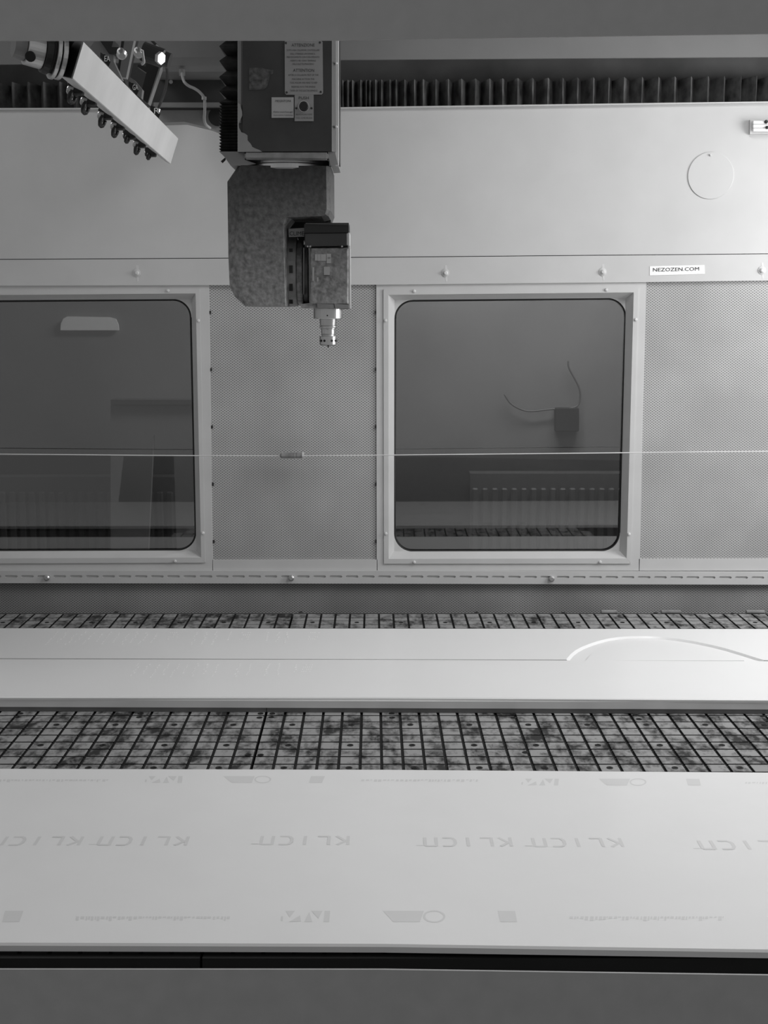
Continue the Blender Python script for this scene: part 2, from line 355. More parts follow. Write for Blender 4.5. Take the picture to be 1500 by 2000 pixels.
# rear room seen through the glass
YR = 5.7
wr = thing('wall_rear', None, None, (0, YR, 0), kind='structure')
box('plaster', (-3, YR, 0), (3, YR+.06, 3.3), 'room', wr)
face_px('dark_dado', strip([(0, 890), (1500, 885)], [(0, 1160), (1500, 1160)], -150, 1650), YR-.006, .006, 'roomdark', wr, label='dark lower band of the room wall')
def radiator(x0, y0, x1, y1, lab):
    a = P(x0, y0, YR-.14); b = P(x1, y1, YR-.14); z0 = b.z
    r = thing('radiator', lab, 'radiator', ((a.x+b.x)/2, YR-.09, z0))
    box('panel_back', (a.x, YR-.13, z0), (b.x, YR-.10, a.z), 'rad', r)
    n = int((b.x-a.x)/.042); st = (b.x-a.x)/n
    bm = bmesh.new(); bm_box(bm, (-st*.33, -.012, 0), (st*.33, .012, a.z-z0-.10)); bevel(bm, .006); bmesh.ops.recalc_face_normals(bm, faces=bm.faces)
    me = bpy.data.meshes.new('rib'); bm.to_mesh(me); bm.free(); me.materials.append(M['rad'])
    for i in range(n): link('rib', me, None, r, org=Vector((a.x+st*(i+.5), YR-.142, z0+.05)))
    box('top_grille', (a.x, YR-.13, a.z), (b.x, YR-.03, a.z+.012), 'rad', r)
    tube('feed_pipe', [Vector((b.x+.02, YR-.08, a.z-.05)), Vector((b.x+.05, YR-.06, a.z-.05)), Vector((b.x+.05, YR-.06, z0-.2))], .009, 'steel', r)
radiator(-160, 938, 345, 1120, 'ribbed wall radiator seen dimly through the left window')
radiator(919, 931, 1330, 1140, 'ribbed wall radiator seen dimly through the right window')
ob = thing('junction_box', 'small square box with a loose cable on the wall behind the right window', 'box', P(1108, 842, YR-.05))
face_px('box_cover', rect(1085, 797, 1131, 843), YR-.05, .05, 'roomdark', ob, bev=.004)
tube('loose_cable', [P(1100, 798, YR-.03), P(1070, 800, YR-.03), P(1030, 803, YR-.03), P(1000, 790, YR-.03), P(985, 770, YR-.03)], .004, 'drum', ob)
tube('loose_cable', [P(1112, 798, YR-.03), P(1130, 790, YR-.03), P(1132, 760, YR-.03), P(1112, 720, YR-.03), P(1110, 705, YR-.03)], .004, 'drum', ob)
lw = thing('window_4', None, None, P(174, 645, YR-.02), kind='structure')  # added glowing panel, stands in for a window reflected in the glass
face_px('reflection_pane', [(118, 645), (119, 632), (124, 622), (132, 618), (215, 619.5), (226, 623), (231, 634), (232, 645)], YR-.02, .012, 'lit', lw, label='small glowing panel made as a window reflection, with rounded upper corners')
tr_ = thing('trestle', 'pale trestle with splayed legs seen through the left window', 'trestle', P(320, 935, YR-.3))
face_px('top_bar', rect(216, 781, 430, 789), YR-.3, .10, 'rad', tr_)
face_px('apron_board', rect(216, 790, 430, 850), YR-.28, .02, 'room', tr_)
face_px('leg', [(216, 850), (300, 850), (262, 1660), (216, 1660)], YR-.28, .03, 'room', tr_)
face_px('leg', [(338, 850), (430, 850), (430, 1660), (366, 1660)], YR-.28, .03, 'room', tr_)

# ================================================================== horizontal bellows on the back rail
def fold_mesh(xa, xv, xb, y_r, y_v, ztop, zbot):
    # one fold: ridge - valley - ridge, thin fabric
    bm = bmesh.new(); t = .0016
    pts = [(xa, y_r), (xv, y_v), (xb, y_r)]
    f = [Vector((x, y, zbot)) for x, y in pts]+[Vector((x, y+.004, zbot)) for x, y in pts[::-1]]
    bm_prism(bm, f, Vector((0, 0, ztop-zbot)))
    return bm
def bellows(label, ridges, top, bot, Y, depth):
    x0, x1 = ridges[0], ridges[-1]
    c = P((x0+x1)/2, lin(bot, (x0+x1)/2), Y)
    b = thing('accordion_bellows', label, 'bellows', (c.x, Y+depth, c.z))
    for a, d in zip(ridges, ridges[1:]):
        mid = (a+d)/2
        A = P(a, lin(top, a), Y); D = P(d, lin(top, d), Y); Bz = P(mid, lin(bot, mid), Y).z-.012
        jit = random.uniform(-.004, .004)
        bm = fold_mesh(A.x, (A.x+D.x)/2+jit, D.x, Y, Y+depth*min(1, (D.x-A.x)/.045), A.z, Bz)
        from_bm('fold', bm, 'bellows', b)
    return b
rx = [657, 669, 679, 688, 704, 715, 722, 733, 745, 761, 773, 790, 809, 826, 851, 875, 901, 928, 956, 981.5, 1011, 1040, 1070, 1099, 1128, 1159, 1189, 1219, 1254, 1286, 1318, 1350, 1383, 1415, 1448, 1478, 1510, 1542, 1574, 1606]
L_bt = [(0, 160), (660, 156), (1500, 147)]
bellows('long black accordion bellows running right of the ram along the back rail', rx, L_bt, L_top, 4.424, .075)
lx = [-98, -69, -40, -8, 23, 54, 84, 116, 147, 178, 209]
bellows('short black accordion bellows left of the tool rack on the back rail', lx, L_bt, L_top, 4.424, .075)

# ================================================================== vacuum table
VPX = 729.0
def colx(k, y): return VPX+(743.5-VPX+37.4*k)*(y-615)/(1395-615)
A0 = T(743.5, 1395, ZT); A1 = T(colx(0, 1210), 1210, ZT); dirY = (A1-A0).normalized(); dirX = Vector((1, 0, 0))
CW = T(743.5+37.4, 1395, ZT).x-A0.x
Yrow0 = T(743, 1397.3, ZT).y; RP = (Yrow0-T(743, 1492.3, ZT).y)/7
def node(i, j):                                              # grid corner: column i, row j (rows towards the camera)
    y = Yrow0-j*RP; return Vector((A0.x+i*CW+(y-A0.y)*dirY.x/dirY.y, y, ZT))
SEAM = -6
front = [(0, 1864.5), (750, 1866), (1500, 1875)]
JR0, JR1 = -22, 24
YF = T(750, 1866, ZT).y
def module(i0, i1, label):
    a = node(i0, 0); b = node(i1, 0); c = (a+b)/2
    t = thing('vacuum_table', label, 'table', (c.x, (YF+4.36)/2, 0), group=None)
    g0 = .004
    ang = dirY.x/dirY.y
    def cor(i, y, z): return Vector((A0.x+i*CW+(y-A0.y)*ang, y, z))
    bm = bmesh.new()
    bm_prism(bm, [cor(i0, YF, ZT-.06)+Vector((g0/2, 0, 0)), cor(i1, YF, ZT-.06)+Vector((-g0/2, 0, 0)), cor(i1, 4.362, ZT-.06)+Vector((-g0/2, 0, 0)), cor(i0, 4.362, ZT-.06)+Vector((g0/2, 0, 0))], Vector((0, 0, .055)))
    from_bm('table_bed', bm, 'base', t, label='black bed under the tiles')
    bm = bmesh.new()
    for xx in (i0+1, i1-1.2):
        for yy in (YF+.3, 4.1): p = cor(xx, yy, 0); bm_box(bm, (p.x-.05, p.y-.05, 0), (p.x+.05, p.y+.05, ZT-.06))
    from_bm('pedestal', bm, 'base', t)
    return t
mods = [(-50, SEAM, module(-50, SEAM, 'left section of the grooved vacuum table, seam under the ram side')), (SEAM, 45, module(SEAM, 45, 'right section of the grooved vacuum table below the right window'))]
gx, gy = .0068, .0072
bm = bmesh.new()
dx = dirY.x/dirY.y*(RP-gy)
base = [Vector((0, 0, 0)), Vector((CW-gx, 0, 0)), Vector((CW-gx+dx, RP-gy, 0)), Vector((dx, RP-gy, 0))]
ins = .0008
topv = [base[0]+Vector((ins, ins, .005)), base[1]+Vector((-ins, ins, .005)), base[2]+Vector((-ins, -ins, .005)), base[3]+Vector((ins, -ins, .005))]
bm_loft(bm, [base, [v+Vector((0, 0, .0042)) for v in base], topv]); bmesh.ops.recalc_face_normals(bm, faces=bm.faces)
TILE = bpy.data.meshes.new('tile'); bm.to_mesh(TILE); bm.free(); TILE.materials.append(M['tile']); TILE.materials.append(M['base'])
for p_ in TILE.polygons:
    if abs(p_.normal.z) < .3: p_.material_index = 1
def yvis(y): return (T(0, 1510, ZT).y-.06 < y < T(0, 1388, ZT).y+.02) or (T(0, 1230, ZT).y-.06 < y < 4.36) or (y < T(0, 1855, ZT).y+.04)
for i0, i1, t in mods:
    cells = []
    for j in range(JR0, 40):
        for i in range(i0, i1):
            p = node(i, j+1)
            if p.y < YF-.002 or p.y+RP > 4.362: continue
            d = p.y; px = 750+p.x/d*F*cp
            if not (-120 < px < 1580) or not yvis(p.y+RP/2): continue
            inf = -45 < px < 1505
            cells.append((not inf, d, i, j, p))
    cells.sort(key=lambda c: (c[0], c[1]))
    for q, (_, d, i, j, p) in enumerate(cells):
        if q == 300: rest = bmesh.new()
        loc = p+Vector((gx/2, gy/2, -.005))
        if q < 300: link('tile', TILE, None, t, org=loc)
        else:
            bm_loft(rest, [[v+loc for v in base], [v+loc+Vector((0, 0, .0042)) for v in base], [v+loc for v in topv]])
    if len(cells) > 300:
        o_ = from_bm('far_tiles', rest, 'tile', t, kind='stuff'); o_.data.materials.append(M['base'])
        for p_ in o_.data.polygons:
            if abs(p_.normal.z) < .3: p_.material_index = 1
# vacuum ports: every third column and row, plus pairs by the module edges
bm = bmesh.new(); bm_lathe(bm, [(0, .0075), (.0012, .0075), (.0014, .0045), (.0002, .0040), (.0001, .0002)], (0, 0, 0), (0, 0, 1), 14); bmesh.ops.recalc_face_normals(bm, faces=bm.faces)
PORT = bpy.data.meshes.new('vacuum_port'); bm.to_mesh(PORT); bm.free(); PORT.materials.append(M['black'])
ports = []
for j in range(1-3*7, 32, 3):
    for i in range(-60, 40):
        if i % 3 != 1: continue
        p = node(i, j+1)+Vector(((CW)/2+(dx)/2, RP/2, 0)); ports.append(p)
for x, y in ((40, 1394), (34, 1401), (275, 1394), (272, 1401), (509, 1394), (507, 1402), (532, 1394), (530, 1401), (765, 1394), (766, 1402), (1002, 1395), (1003, 1402), (1242, 1397), (1248, 1405), (1490, 1399), (1497, 1407), (485, 1475), (509, 1475), (1026, 1470), (570, 1195.5), (587, 1196), (227, 1196), (930, 1196.5), (1100, 1197), (1280, 1197.5), (1431, 1198.5), (1462, 1198.5)):
    ports.append(T(x, y, ZT))
for p in ports:
    px = 750+p.x/p.y*F*cp
    if -20 < px < 1520 and (yvis(p.y) or abs(p.y-4.36) < .03) and p.y > YF+.02 and p.y < 4.358:
        t = mods[0][2] if p.x < node(SEAM, 0).x+(p.y-Yrow0)*dirY.x/dirY.y else mods[1][2]
        link('vacuum_port', PORT, None, t, org=p+Vector((0, 0, .0001)))
# pale scraps lying at the foot of the wall
for x0, x1, y, lab in ((1173, 1205, 1196, 'thin pale offcut strip at the wall foot left of the other two'), (1290, 1329, 1194.5, 'thin pale offcut strip at the wall foot, brightest and longest'), (1456, 1492, 1195, 'thin pale offcut strip at the wall foot, farthest right')):
    a = P(x0, y, 4.350); b = P(x1, y, 4.350)
    box('offcut_strip', (a.x, 4.338, ZT+.0001), (b.x, 4.352, ZT+.010), 'dust', bev=.002, label=lab, cat='offcut', group=None)

# ================================================================== boards on the table
def slab(name, far, near, zt, th, m, x0, x1, cham=0, **k):   # far/near: picture lines of the top surface's edges
    xs = sorted(set([x0, x1]+[p[0] for p in far+near if x0 < p[0] < x1]))
    top = [T(x, lin(far, x), zt) for x in xs]+[T(x, lin(near, x), zt) for x in xs[::-1]]
    bm = bmesh.new()
    if cham:
        n = len(xs); t2 = [v.copy() for v in top]
        for q in range(n): top[n+q].y += cham
        bm_loft(bm, [top, [v+Vector((0, 0, -cham)) for v in t2], [v+Vector((0, 0, -th)) for v in t2]])
    else: bm_prism(bm, top, Vector((0, 0, -th)))
    return from_bm(name, bm, m, **k)
# near sheet
ztn = ZT+.0135
sheet = slab('solid_surface_sheet', [(0, 1501.5), (750, 1503.5), (1500, 1509)], [(0, 1843), (750, 1845.5), (1500, 1856.5)], ztn, .0133, 'sheet', -1700, 3100, cham=.0035,
     label='large white sheet with faint grey printed film, nearest on the table', cat='sheet')
zb = ZT+.040
L_bk = [(0, 1227), (750, 1227.5), (1500, 1228.5)]; L_sm = [(0, 1287), (750, 1288), (1500, 1291)]; L_fr = [(0, 1361), (750, 1362), (1500, 1366)]
LB, RB = -850, 2300
slab('white_board', dn(L_sm, .5), L_fr, zb, .0085, 'board', LB, RB, cham=.003, label='white plain board in front of the seam, on top of the stack', cat='board')
def off(Ln, z0, z1):                                         # same world Y line, other height: handled by building from Y
    return [(x, T(x, y, z0).y) for x, y in Ln]
def layer(name, Yb, Yf_, z1, z0, m, xa, xb, **k):
    bm = bmesh.new()
    pts = []
    bm_prism(bm, [Vector((xa, Yf_(xa), z1)), Vector((xb, Yf_(xb), z1)), Vector((xb, Yb(xb), z1)), Vector((xa, Yb(xa), z1))], Vector((0, 0, z0-z1)))
    return from_bm(name, bm, m, **k)
def ylin(Ln, z):
    pts = sorted([(T(x, y, z).x, T(x, y, z).y) for x, y in Ln]); a, b = pts[0], pts[-1]
    return lambda x: a[1]+(b[1]-a[1])*(x-a[0])/(b[0]-a[0])
yfr, ysm, ybk = ylin(L_fr, zb), ylin(L_sm, zb), ylin(L_bk, zb)
XL, XR = T(LB, 1362, zb).x, T(RB, 1362, zb).x
layer('core_board', lambda x: ysm(x)-.004, lambda x: yfr(x)+.002, zb-.0087, ZT+.0122, 'board', XL, XR, label='thick pale board just under the front white board', cat='board')
xs_ = T(521, 1385, ZT+.006).x
layer('riser_strip', lambda x: ysm(x)-.004, lambda x: yfr(x)+.003, ZT+.012, ZT+.0002, 'riser', XL, xs_-.0008, label='grey riser strip under the boards, left of the seam', cat='strip')
layer('riser_strip', lambda x: ysm(x)-.004, lambda x: yfr(x)+.003, ZT+.012, ZT+.0002, 'riser', xs_+.0008, XR, label='grey riser strip under the boards, right of the seam', cat='strip')
layer('riser_strip', lambda x: ybk(x)-.01, lambda x: ysm(x)+.010, ZT+.012, ZT+.0002, 'riser', XL+.02, XR-.02, label='grey riser under the rear white board', cat='strip')
# rear board with a routed pocket: top sheet with the pocket's outline cut away, lens floor lower down
xarc = [(1106, 1289), (1109, 1284), (1115, 1277), (1124, 1270), (1136, 1263.5), (1150, 1258), (1166, 1252.5), (1186, 1247.5), (1208, 1244.2), (1232, 1242.6), (1262, 1242.4), (1295, 1244), (1325, 1247.5), (1356, 1252.5), (1390, 1259.5), (1420, 1267), (1450, 1276), (1478, 1285), (1495, 1291)]
dp = .0060
rb = thing('white_board', 'white board behind the seam with a curved lens shaped pocket at right', 'board', (0, (ybk(0)+ysm(0))/2, ZT+.0122))
arc3 = [T(x, y, zb) for x, y in xarc]; yA = ysm(arc3[0].x)+.0085; arc3[0].y = yA; arc3[-1].y = ysm(arc3[-1].x)+.0085
frontL = Vector((XL, ysm(XL)+.0085, zb)); frontR = Vector((XR, ysm(XR)+.0085, zb)); backL = Vector((XL, ybk(XL), zb)); backR = Vector((XR, ybk(XR), zb))
bm = bmesh.new(); bm_prism(bm, [frontL]+arc3+[frontR, backR, backL], Vector((0, 0, -dp))); from_bm('top_face', bm, 'board', rb)
bm = bmesh.new(); bm_prism(bm, [Vector((v.x, v.y, zb-dp-.0001)) for v in (frontL, frontR, backR, backL)], Vector((0, 0, ZT+.0122-zb+dp))); from_bm('core', bm, 'board', rb)
# sloping wall of the pocket
bm = bmesh.new(); cen = Vector((T(1300, 1289, zb).x, yA, zb-dp))
for a, b in zip(arc3, arc3[1:]):
    def inn(v): w_ = v+(cen-v).normalized()*(.008 if v.x < cen.x else .006); w_.z = zb-dp+.0001; return w_
    bm.faces.new([bm.verts.new(v) for v in (a, b, inn(b), inn(a))])
bmesh.ops.remove_doubles(bm, verts=bm.verts, dist=1e-5); from_bm('pocket_bevel', bm, 'board', rb, smooth=True)
arci = [cen+(v-cen)*.80 for v in arc3]
for v in arci: v.z = zb-dp+.0002; v.y = max(v.y, yA)
bm = bmesh.new(); bm_prism(bm, arci, Vector((0, 0, .003))); from_bm('pocket_island', bm, 'board', rb, label='thin raised lens inside the pocket')
# faint light streaks across the two boards
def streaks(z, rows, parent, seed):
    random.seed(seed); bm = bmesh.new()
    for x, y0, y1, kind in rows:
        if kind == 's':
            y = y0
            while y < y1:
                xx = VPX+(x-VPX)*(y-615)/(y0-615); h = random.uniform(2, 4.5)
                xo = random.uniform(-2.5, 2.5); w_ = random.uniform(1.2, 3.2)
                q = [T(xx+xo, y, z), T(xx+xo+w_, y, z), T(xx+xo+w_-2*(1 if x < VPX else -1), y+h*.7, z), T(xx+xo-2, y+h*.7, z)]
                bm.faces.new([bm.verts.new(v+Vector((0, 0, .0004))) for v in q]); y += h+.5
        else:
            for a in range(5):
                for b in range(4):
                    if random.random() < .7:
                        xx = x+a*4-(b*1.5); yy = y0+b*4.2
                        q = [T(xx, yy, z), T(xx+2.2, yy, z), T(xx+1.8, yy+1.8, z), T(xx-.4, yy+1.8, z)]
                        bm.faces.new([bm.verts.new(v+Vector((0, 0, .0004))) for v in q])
    return from_bm('faint_pale_streaks', bm, 'mark', parent, kind='stuff')  # pale flecks laid just above the board surface
r1 = [(112+k*17.5, 1234+(k % 3)*2, 1259-(k % 2)*5, 's') for k in range(12)]+[(332, 1235, 0, 'c'), (386, 1235, 1259, 's'), (405, 1235, 1257, 's'), (424, 1234, 1258, 's'), (453, 1234, 1248, 's'), (472, 1235, 0, 'c'), (524, 1235, 1252, 's'), (545, 1235, 1254, 's'), (562, 1235, 1254, 's'), (606, 1235, 0, 'c')]
r2 = [(272+k*19, 1296+(k % 3), 1322-(k % 2)*6, 's') for k in range(9)]+[(468, 1296, 1320, 's'), (490, 1296, 1318, 's'), (525, 1296, 1320, 's'), (546, 1296, 1318, 's'), (578, 1298, 1312, 's'), (593, 1298, 0, 'c')]
streaks(zb, r1, rb, 3)
front_board = bpy.data.objects['white_board']
streaks(zb, r2, [o for o in C.objects if o.name.startswith('white_board') and o.type == 'MESH'][0], 4)
# faint printed film on the near sheet (lettering reads upside down from here)
def flat(bm, pts): bm.faces.new([bm.verts.new(T(x, y, ztn)+Vector((0, 0, .0002))) for x, y in pts])
ZQ = [0]
def stroke(bm, o, ux, uy, a, b, w_):                         # a,b in unit letter space
    A = o+ux*a[0]+uy*a[1]; B = o+ux*b[0]+uy*b[1]; d = (B-A).normalized(); nrm = Vector((-d.y, d.x, 0))*w_/2
    ZQ[0] = (ZQ[0]+1) % 6
    bm.faces.new([bm.verts.new(v+Vector((0, 0, .0002+ZQ[0]*.00004))) for v in (A-nrm, B-nrm, B+nrm, A+nrm)])
def word(xl, xr, y0, y1):                                    # wordmark, turned half round; letters as strokes
    a = T(xr, y0, ztn); b = T(xl, y0, ztn); c = T(lin([(0, xr), (1, xr)], 0), y1, ztn)
    ux = (b-a)/5.6; uy = Vector((0, (c-a).y, 0)); w_ = abs(ux.x)*.19
    # local origin a = bottom-left of the turned word (upper right in the picture)
    Lr = {'K': [((.08, 0), (.08, 1)), ((.1, .45), (.7, 1)), ((.25, .55), (.75, 0))], 'L': [((.1, 0), (.1, 1)), ((.1, .04), (.75, .04))], 'I': [((.4, 0), (.4, 1))],
          'C': [((.25, .04), (.8, .04)), ((.25, .96), (.8, .96)), ((.25, .04), (.08, .3)), ((.08, .3), (.08, .7)), ((.08, .7), (.25, .96))], 'n': [((.1, 0), (.1, 1)), ((.1, .95), (.75, .95)), ((.75, .95), (.75, 0))]}
    for q, ch in enumerate('KLICn'):
        bm = bmesh.new()
        for s0, s1 in Lr[ch]: stroke(bm, a+ux*q*1.08, ux, uy, s0, s1, w_)
        if ch == 'n': stroke(bm, a+ux*5.2, ux, uy, (0, .9), (.4, .9), w_*.5)
        from_bm('printed_letter', bm, 'print', sheet)
for xl, xr, y in ((-25, 165, 1634), (182, 371, 1634), (495, 683, 1633), (812, 998, 1636), (1022, 1212, 1637), (1345, 1545, 1642)): word(xl, xr, y, y+17)
def logo_row(y, h, items, sc):
    for kind, x in items:
        bm = bmesh.new()
        if kind == 'sq': flat(bm, [(x, y), (x+34*sc, y+.5), (x+38*sc, y+h), (x+5*sc, y+h)] if x > 700 else [(x+6*sc, y), (x+42*sc, y), (x+34*sc, y+h), (x, y+h)])
        elif kind == 'wedge':
            flat(bm, [(x, y), (x+80*sc, y), (x+72*sc, y+h), (x+20*sc, y+h)])
            for q in range(20):
                a0, a1 = 2*math.pi*q/20, 2*math.pi*(q+1)/20
                e = lambda r_, a_: (x+100*sc+22*sc*r_*math.cos(a_), y+h/2+h*.55*r_*math.sin(a_))
                flat(bm, [e(1, a0), e(1, a1), e(.8, a1), e(.8, a0)])
        elif kind == 'cut':
            for q in ([(0, .9), (4, .9), (5, .5), (1, .5)], [(10, 0), (28, 0), (18, .6)], [(16, 1), (40, .95), (38, .4)], [(46, 1), (62, 1), (56, .1)], [(60, 0), (82, 0), (74, .7)], [(86, .0), (97, 0), (95, 1), (84, 1)]):
                flat(bm, [(x+a*sc, y+b*h) for a, b in q])
        else:
            random.seed(int(x)+int(y)); xx = x
            while xx < x+300*sc:
                w_ = random.uniform(2, 7); hh = random.uniform(.1, .4); flat(bm, [(xx+1, y+h*.5), (xx+w_+1, y+h*.5), (xx+w_, y+h*(.5+hh)), (xx, y+h*(.5+hh))]); xx += w_+random.uniform(1.5, 4)
        from_bm({'sq': 'printed_square', 'wedge': 'printed_badge', 'cut': 'printed_emblem', 'line': 'printed_line'}[kind], bm, 'print', sheet, kind='stuff' if kind == 'line' else None)
logo_row(1779, 22, [('sq', 4), ('line', 148), ('cut', 548), ('wedge', 748), ('sq', 972), ('line', 1112)], 1.0)
logo_row(1516, 13, [('line', -20), ('cut', 283), ('wedge', 437), ('sq', 603), ('line', 705)], .76)
logo_row(1521, 13, [('cut', 1018), ('wedge', 1170), ('sq', 1340), ('line', 1455)], .76)

# ================================================================== cord with a tag along the doors
cord = thing('tension_cord', 'thin grey cord stretched across both windows', 'cord', P(570, 889, 4.345))
bm = bmesh.new(); bm_tube(bm, [P(x, y, 4.345) for x, y in ((-350, 885), (0, 887), (300, 889.5), (570, 890.5), (750, 889), (1000, 886.5), (1250, 884), (1500, 881.5), (1850, 878))], .0018, 8)
from_bm('cord_line', bm, 'alu', cord, smooth=True)
tg = thing('cord_tag', 'small pale ribbed plastic sleeve clipped on the cord', 'tag', P(570, 894, 4.33))
bm = bmesh.new(); a = P(547, 889.5, 4.345); b = P(590, 889.5, 4.345); d = b.x-a.x
bm_lathe(bm, [(0, .006), (.004, .0095), (d*.68, .0095), (d*.70, .0082), (d*.74, .0082), (d*.76, .0095), (d-.002, .0095), (d, .008)], a, (1, 0, 0), 10); from_bm('sleeve', bm, 'dust', tg)
bm = bmesh.new(); bm_lathe(bm, [(0, .011), (.007, .011)], P(590, 889.5, 4.345), (1, 0, 0), 10); from_bm('end_cap', bm, 'frame', tg)
bm = bmesh.new()
for q in range(6): bm_lathe(bm, [(.006+q*.008, .0102), (.009+q*.008, .0102)], a, (1, 0, 0), 10)
from_bm('ribs', bm, 'dust', tg)

# ================================================================== sticker and clamp block on the wall
st = thing('name_sticker', 'white sticker with a printed web address on the bolted rail', 'sticker', P(1322, 537, YW-.005))
face_px('sticker_face', [(1269, 520), (1376, 517.5), (1376.5, 535), (1269, 538)], YW-.0052, .001, 'white', st)
a = P(1275.5, 530.5, YW-.0056); b = P(1365.5, 528.5, YW-.0056); up_ = P(1275.5, 523.5, YW-.0056)
text('sticker_lettering', 'NEZOZEN.COM', a, (b-a).normalized(), (up_-a).normalized(), (b-a).length, (up_-a).length, 'inkgrey', st)
cb = thing('clamp_block', 'white ribbed clamp block at the upper wall, cut by the right frame edge', 'clamp', P(1500, 262, YW))
face_px('back_plate', rect(1465, 234, 1560, 262), YW-.012, .012, 'corner', cb)
for q, yy in enumerate((235.5, 243, 250.5)):
    bm = bmesh.new(); A = P(1470, yy+3.4, YW-.026); B = P(1560, yy+3.4, YW-.026)
    bm_lathe(bm, [(0, .0045), (.002, .0058), (B.x-A.x, .0058)], A, (1, 0, 0), 12); from_bm('rib', bm, 'white', cb)
screw(1496, 238, YW-.031, .006, 'blackmetal', cb); screw(1498, 249, YW-.031, .005, 'blackmetal', cb)

# ================================================================== ram (vertical axis) with its labels
YS = 3.42
ram = thing('machine_ram', 'dark square machine ram hanging behind the lintel, with warning plates', 'ram', P(560, 322, YS+.17))
top_y = -555
bm = bmesh.new(); bm_loft(bm, [[P(x, y, YS) for x, y in rect(474, top_y, 648, 296)], [P(x, y, YS+.012) for x, y in rect(465, top_y, 657, 297.5)], [P(x, y, YS+.012)+Vector((0, .33, 0)) for x, y in rect(465, top_y, 657, 297.5)]])
from_bm('cover', bm, 'ram', ram)
face_px('side_edge_strip', rect(655, top_y, 661, 322), YS+.010, .03, 'ramedge', ram, label='pale bright edge strip')
for yy in (124, 248): screw(657, yy, YS+.008, .003, 'corner', ram)
face_px('left_edge_strip', rect(464, top_y, 474, 240), YS+.004, .01, 'drum', ram)
face_px('peeled_patch', [(464, 201), (469, 203), (470, 209), (472.5, 217), (473, 225), (469, 234), (466, 242), (466.5, 249), (471, 258), (478, 260.5), (483, 264), (483.5, 274), (489, 280), (493, 287), (499, 290), (508, 293.5), (512, 296.5), (464, 296.5)], YS-.0022, .0045, 'plate', ram, label='pale ragged patch of bare metal at the lower left corner')
face_px('worn_sticker_residue', [(486, 133), (510, 131.5), (519, 135), (534, 137), (533, 144), (527, 148), (525, 158), (521, 170), (514, 175), (487, 176)], YS-.0010, .001, 'residue', ram, label='rubbed off square sticker residue')
wp = face_px('warning_plate', [(556, 81), (558, 79), (627, 79), (630, 82), (631, 181), (628, 184.5), (559, 185), (556.5, 182)], YS-.0025, .0024, 'plate', ram, label='grey engraved plate headed ATTENZIONE and ATTENTION')
for x, y in ((558.5, 84), (625, 83), (560, 180.5), (626.5, 179.5)): screw(x, y, YS-.0025, .0028, 'ink', wp, h=.0012)
YL = YS-.0028
text_px('heading', 'ATTENZIONE', 569.5, 85, 614.5, 91, YL, 'ink', wp)
text_px('heading', 'ATTENTION', 572.5, 134.5, 613.5, 140.5, YL, 'ink', wp)
lines = [(560, 624, 98, 'DOPO UNA COLLISIONE CONTROLLARE'), (567, 616, 105, 'DELL UTENSILE LAVORARE IL'), (560, 624, 111.5, 'PERIODICAMENTE CON CURA IMPIANTO'), (567.5, 617, 118.5, 'INSERITO NEL CONO TERMINALE'), (571.5, 613, 125, 'DELLO ELETTROMANDRINO'),
         (563, 622, 146.5, 'AFTER A COLLISION TEST OF THE'), (570.5, 614, 154.5, 'MACHINE ACTION THE'), (566, 620, 161.5, 'TOOL HOLDER AND HEAD TO KEEP'), (569.5, 616, 169.5, 'INSERTED INTO THE SPINDLE'), (566, 620, 177, 'TAPER OF THE ELECTROSPINDLE')]
for x0, x1, y, s_ in lines: text_px('small_line', s_, x0, y-1.6, x1, y+1.7, YL, 'inkgrey', wp)
pp = face_px('push_plate', rect(575.5, 184.5, 612.5, 236.5), YS-.0022, .002, 'plate', ram, label='small plate marked PUSH round a black button')
text_px('heading', 'PUSH', 583.5, 188.5, 603, 194, YL, 'ink', pp)
cbtn = P(593.5, 208, YS-.0025)
lathe('button', [(0, .0125), (.004, .0125), (.006, .0105)], cbtn, (0, -1, 0), 'black', pp, n=24, label='round black push button')
lathe('button_ring', [(0, .0140), (.0015, .0140)], cbtn, (0, -1, 0), 'chrome', pp, n=24)
for x in (578.5, 608.5): screw(x, 211.5, YS-.0022, .0028, 'ink', pp, h=.0012)
text_px('small_line', 'SBLOCCAGGIO CONO', 577.5, 222, 610, 225, YL, 'inkgrey', pp); text_px('small_line', 'TOOL CONE RELEASE', 577.5, 229, 610, 232, YL, 'inkgrey', pp)
mp_ = face_px('name_label', rect(530.5, 190, 573.5, 230), YS-.0022, .002, 'label', ram, label='pale rectangular label with a short heading')
text_px('heading', 'MEGNTONI', 538, 195, 568, 199.5, YL, 'inkgrey', mp_)
text_px('small_line', 'Elektrowerkzeuge', 534.5, 217, 571.5, 221, YL, 'inkgrey', mp_); text_px('small_line', 'Innovative Leistung', 534.5, 223.5, 571.5, 227, YL, 'inkgrey', mp_)
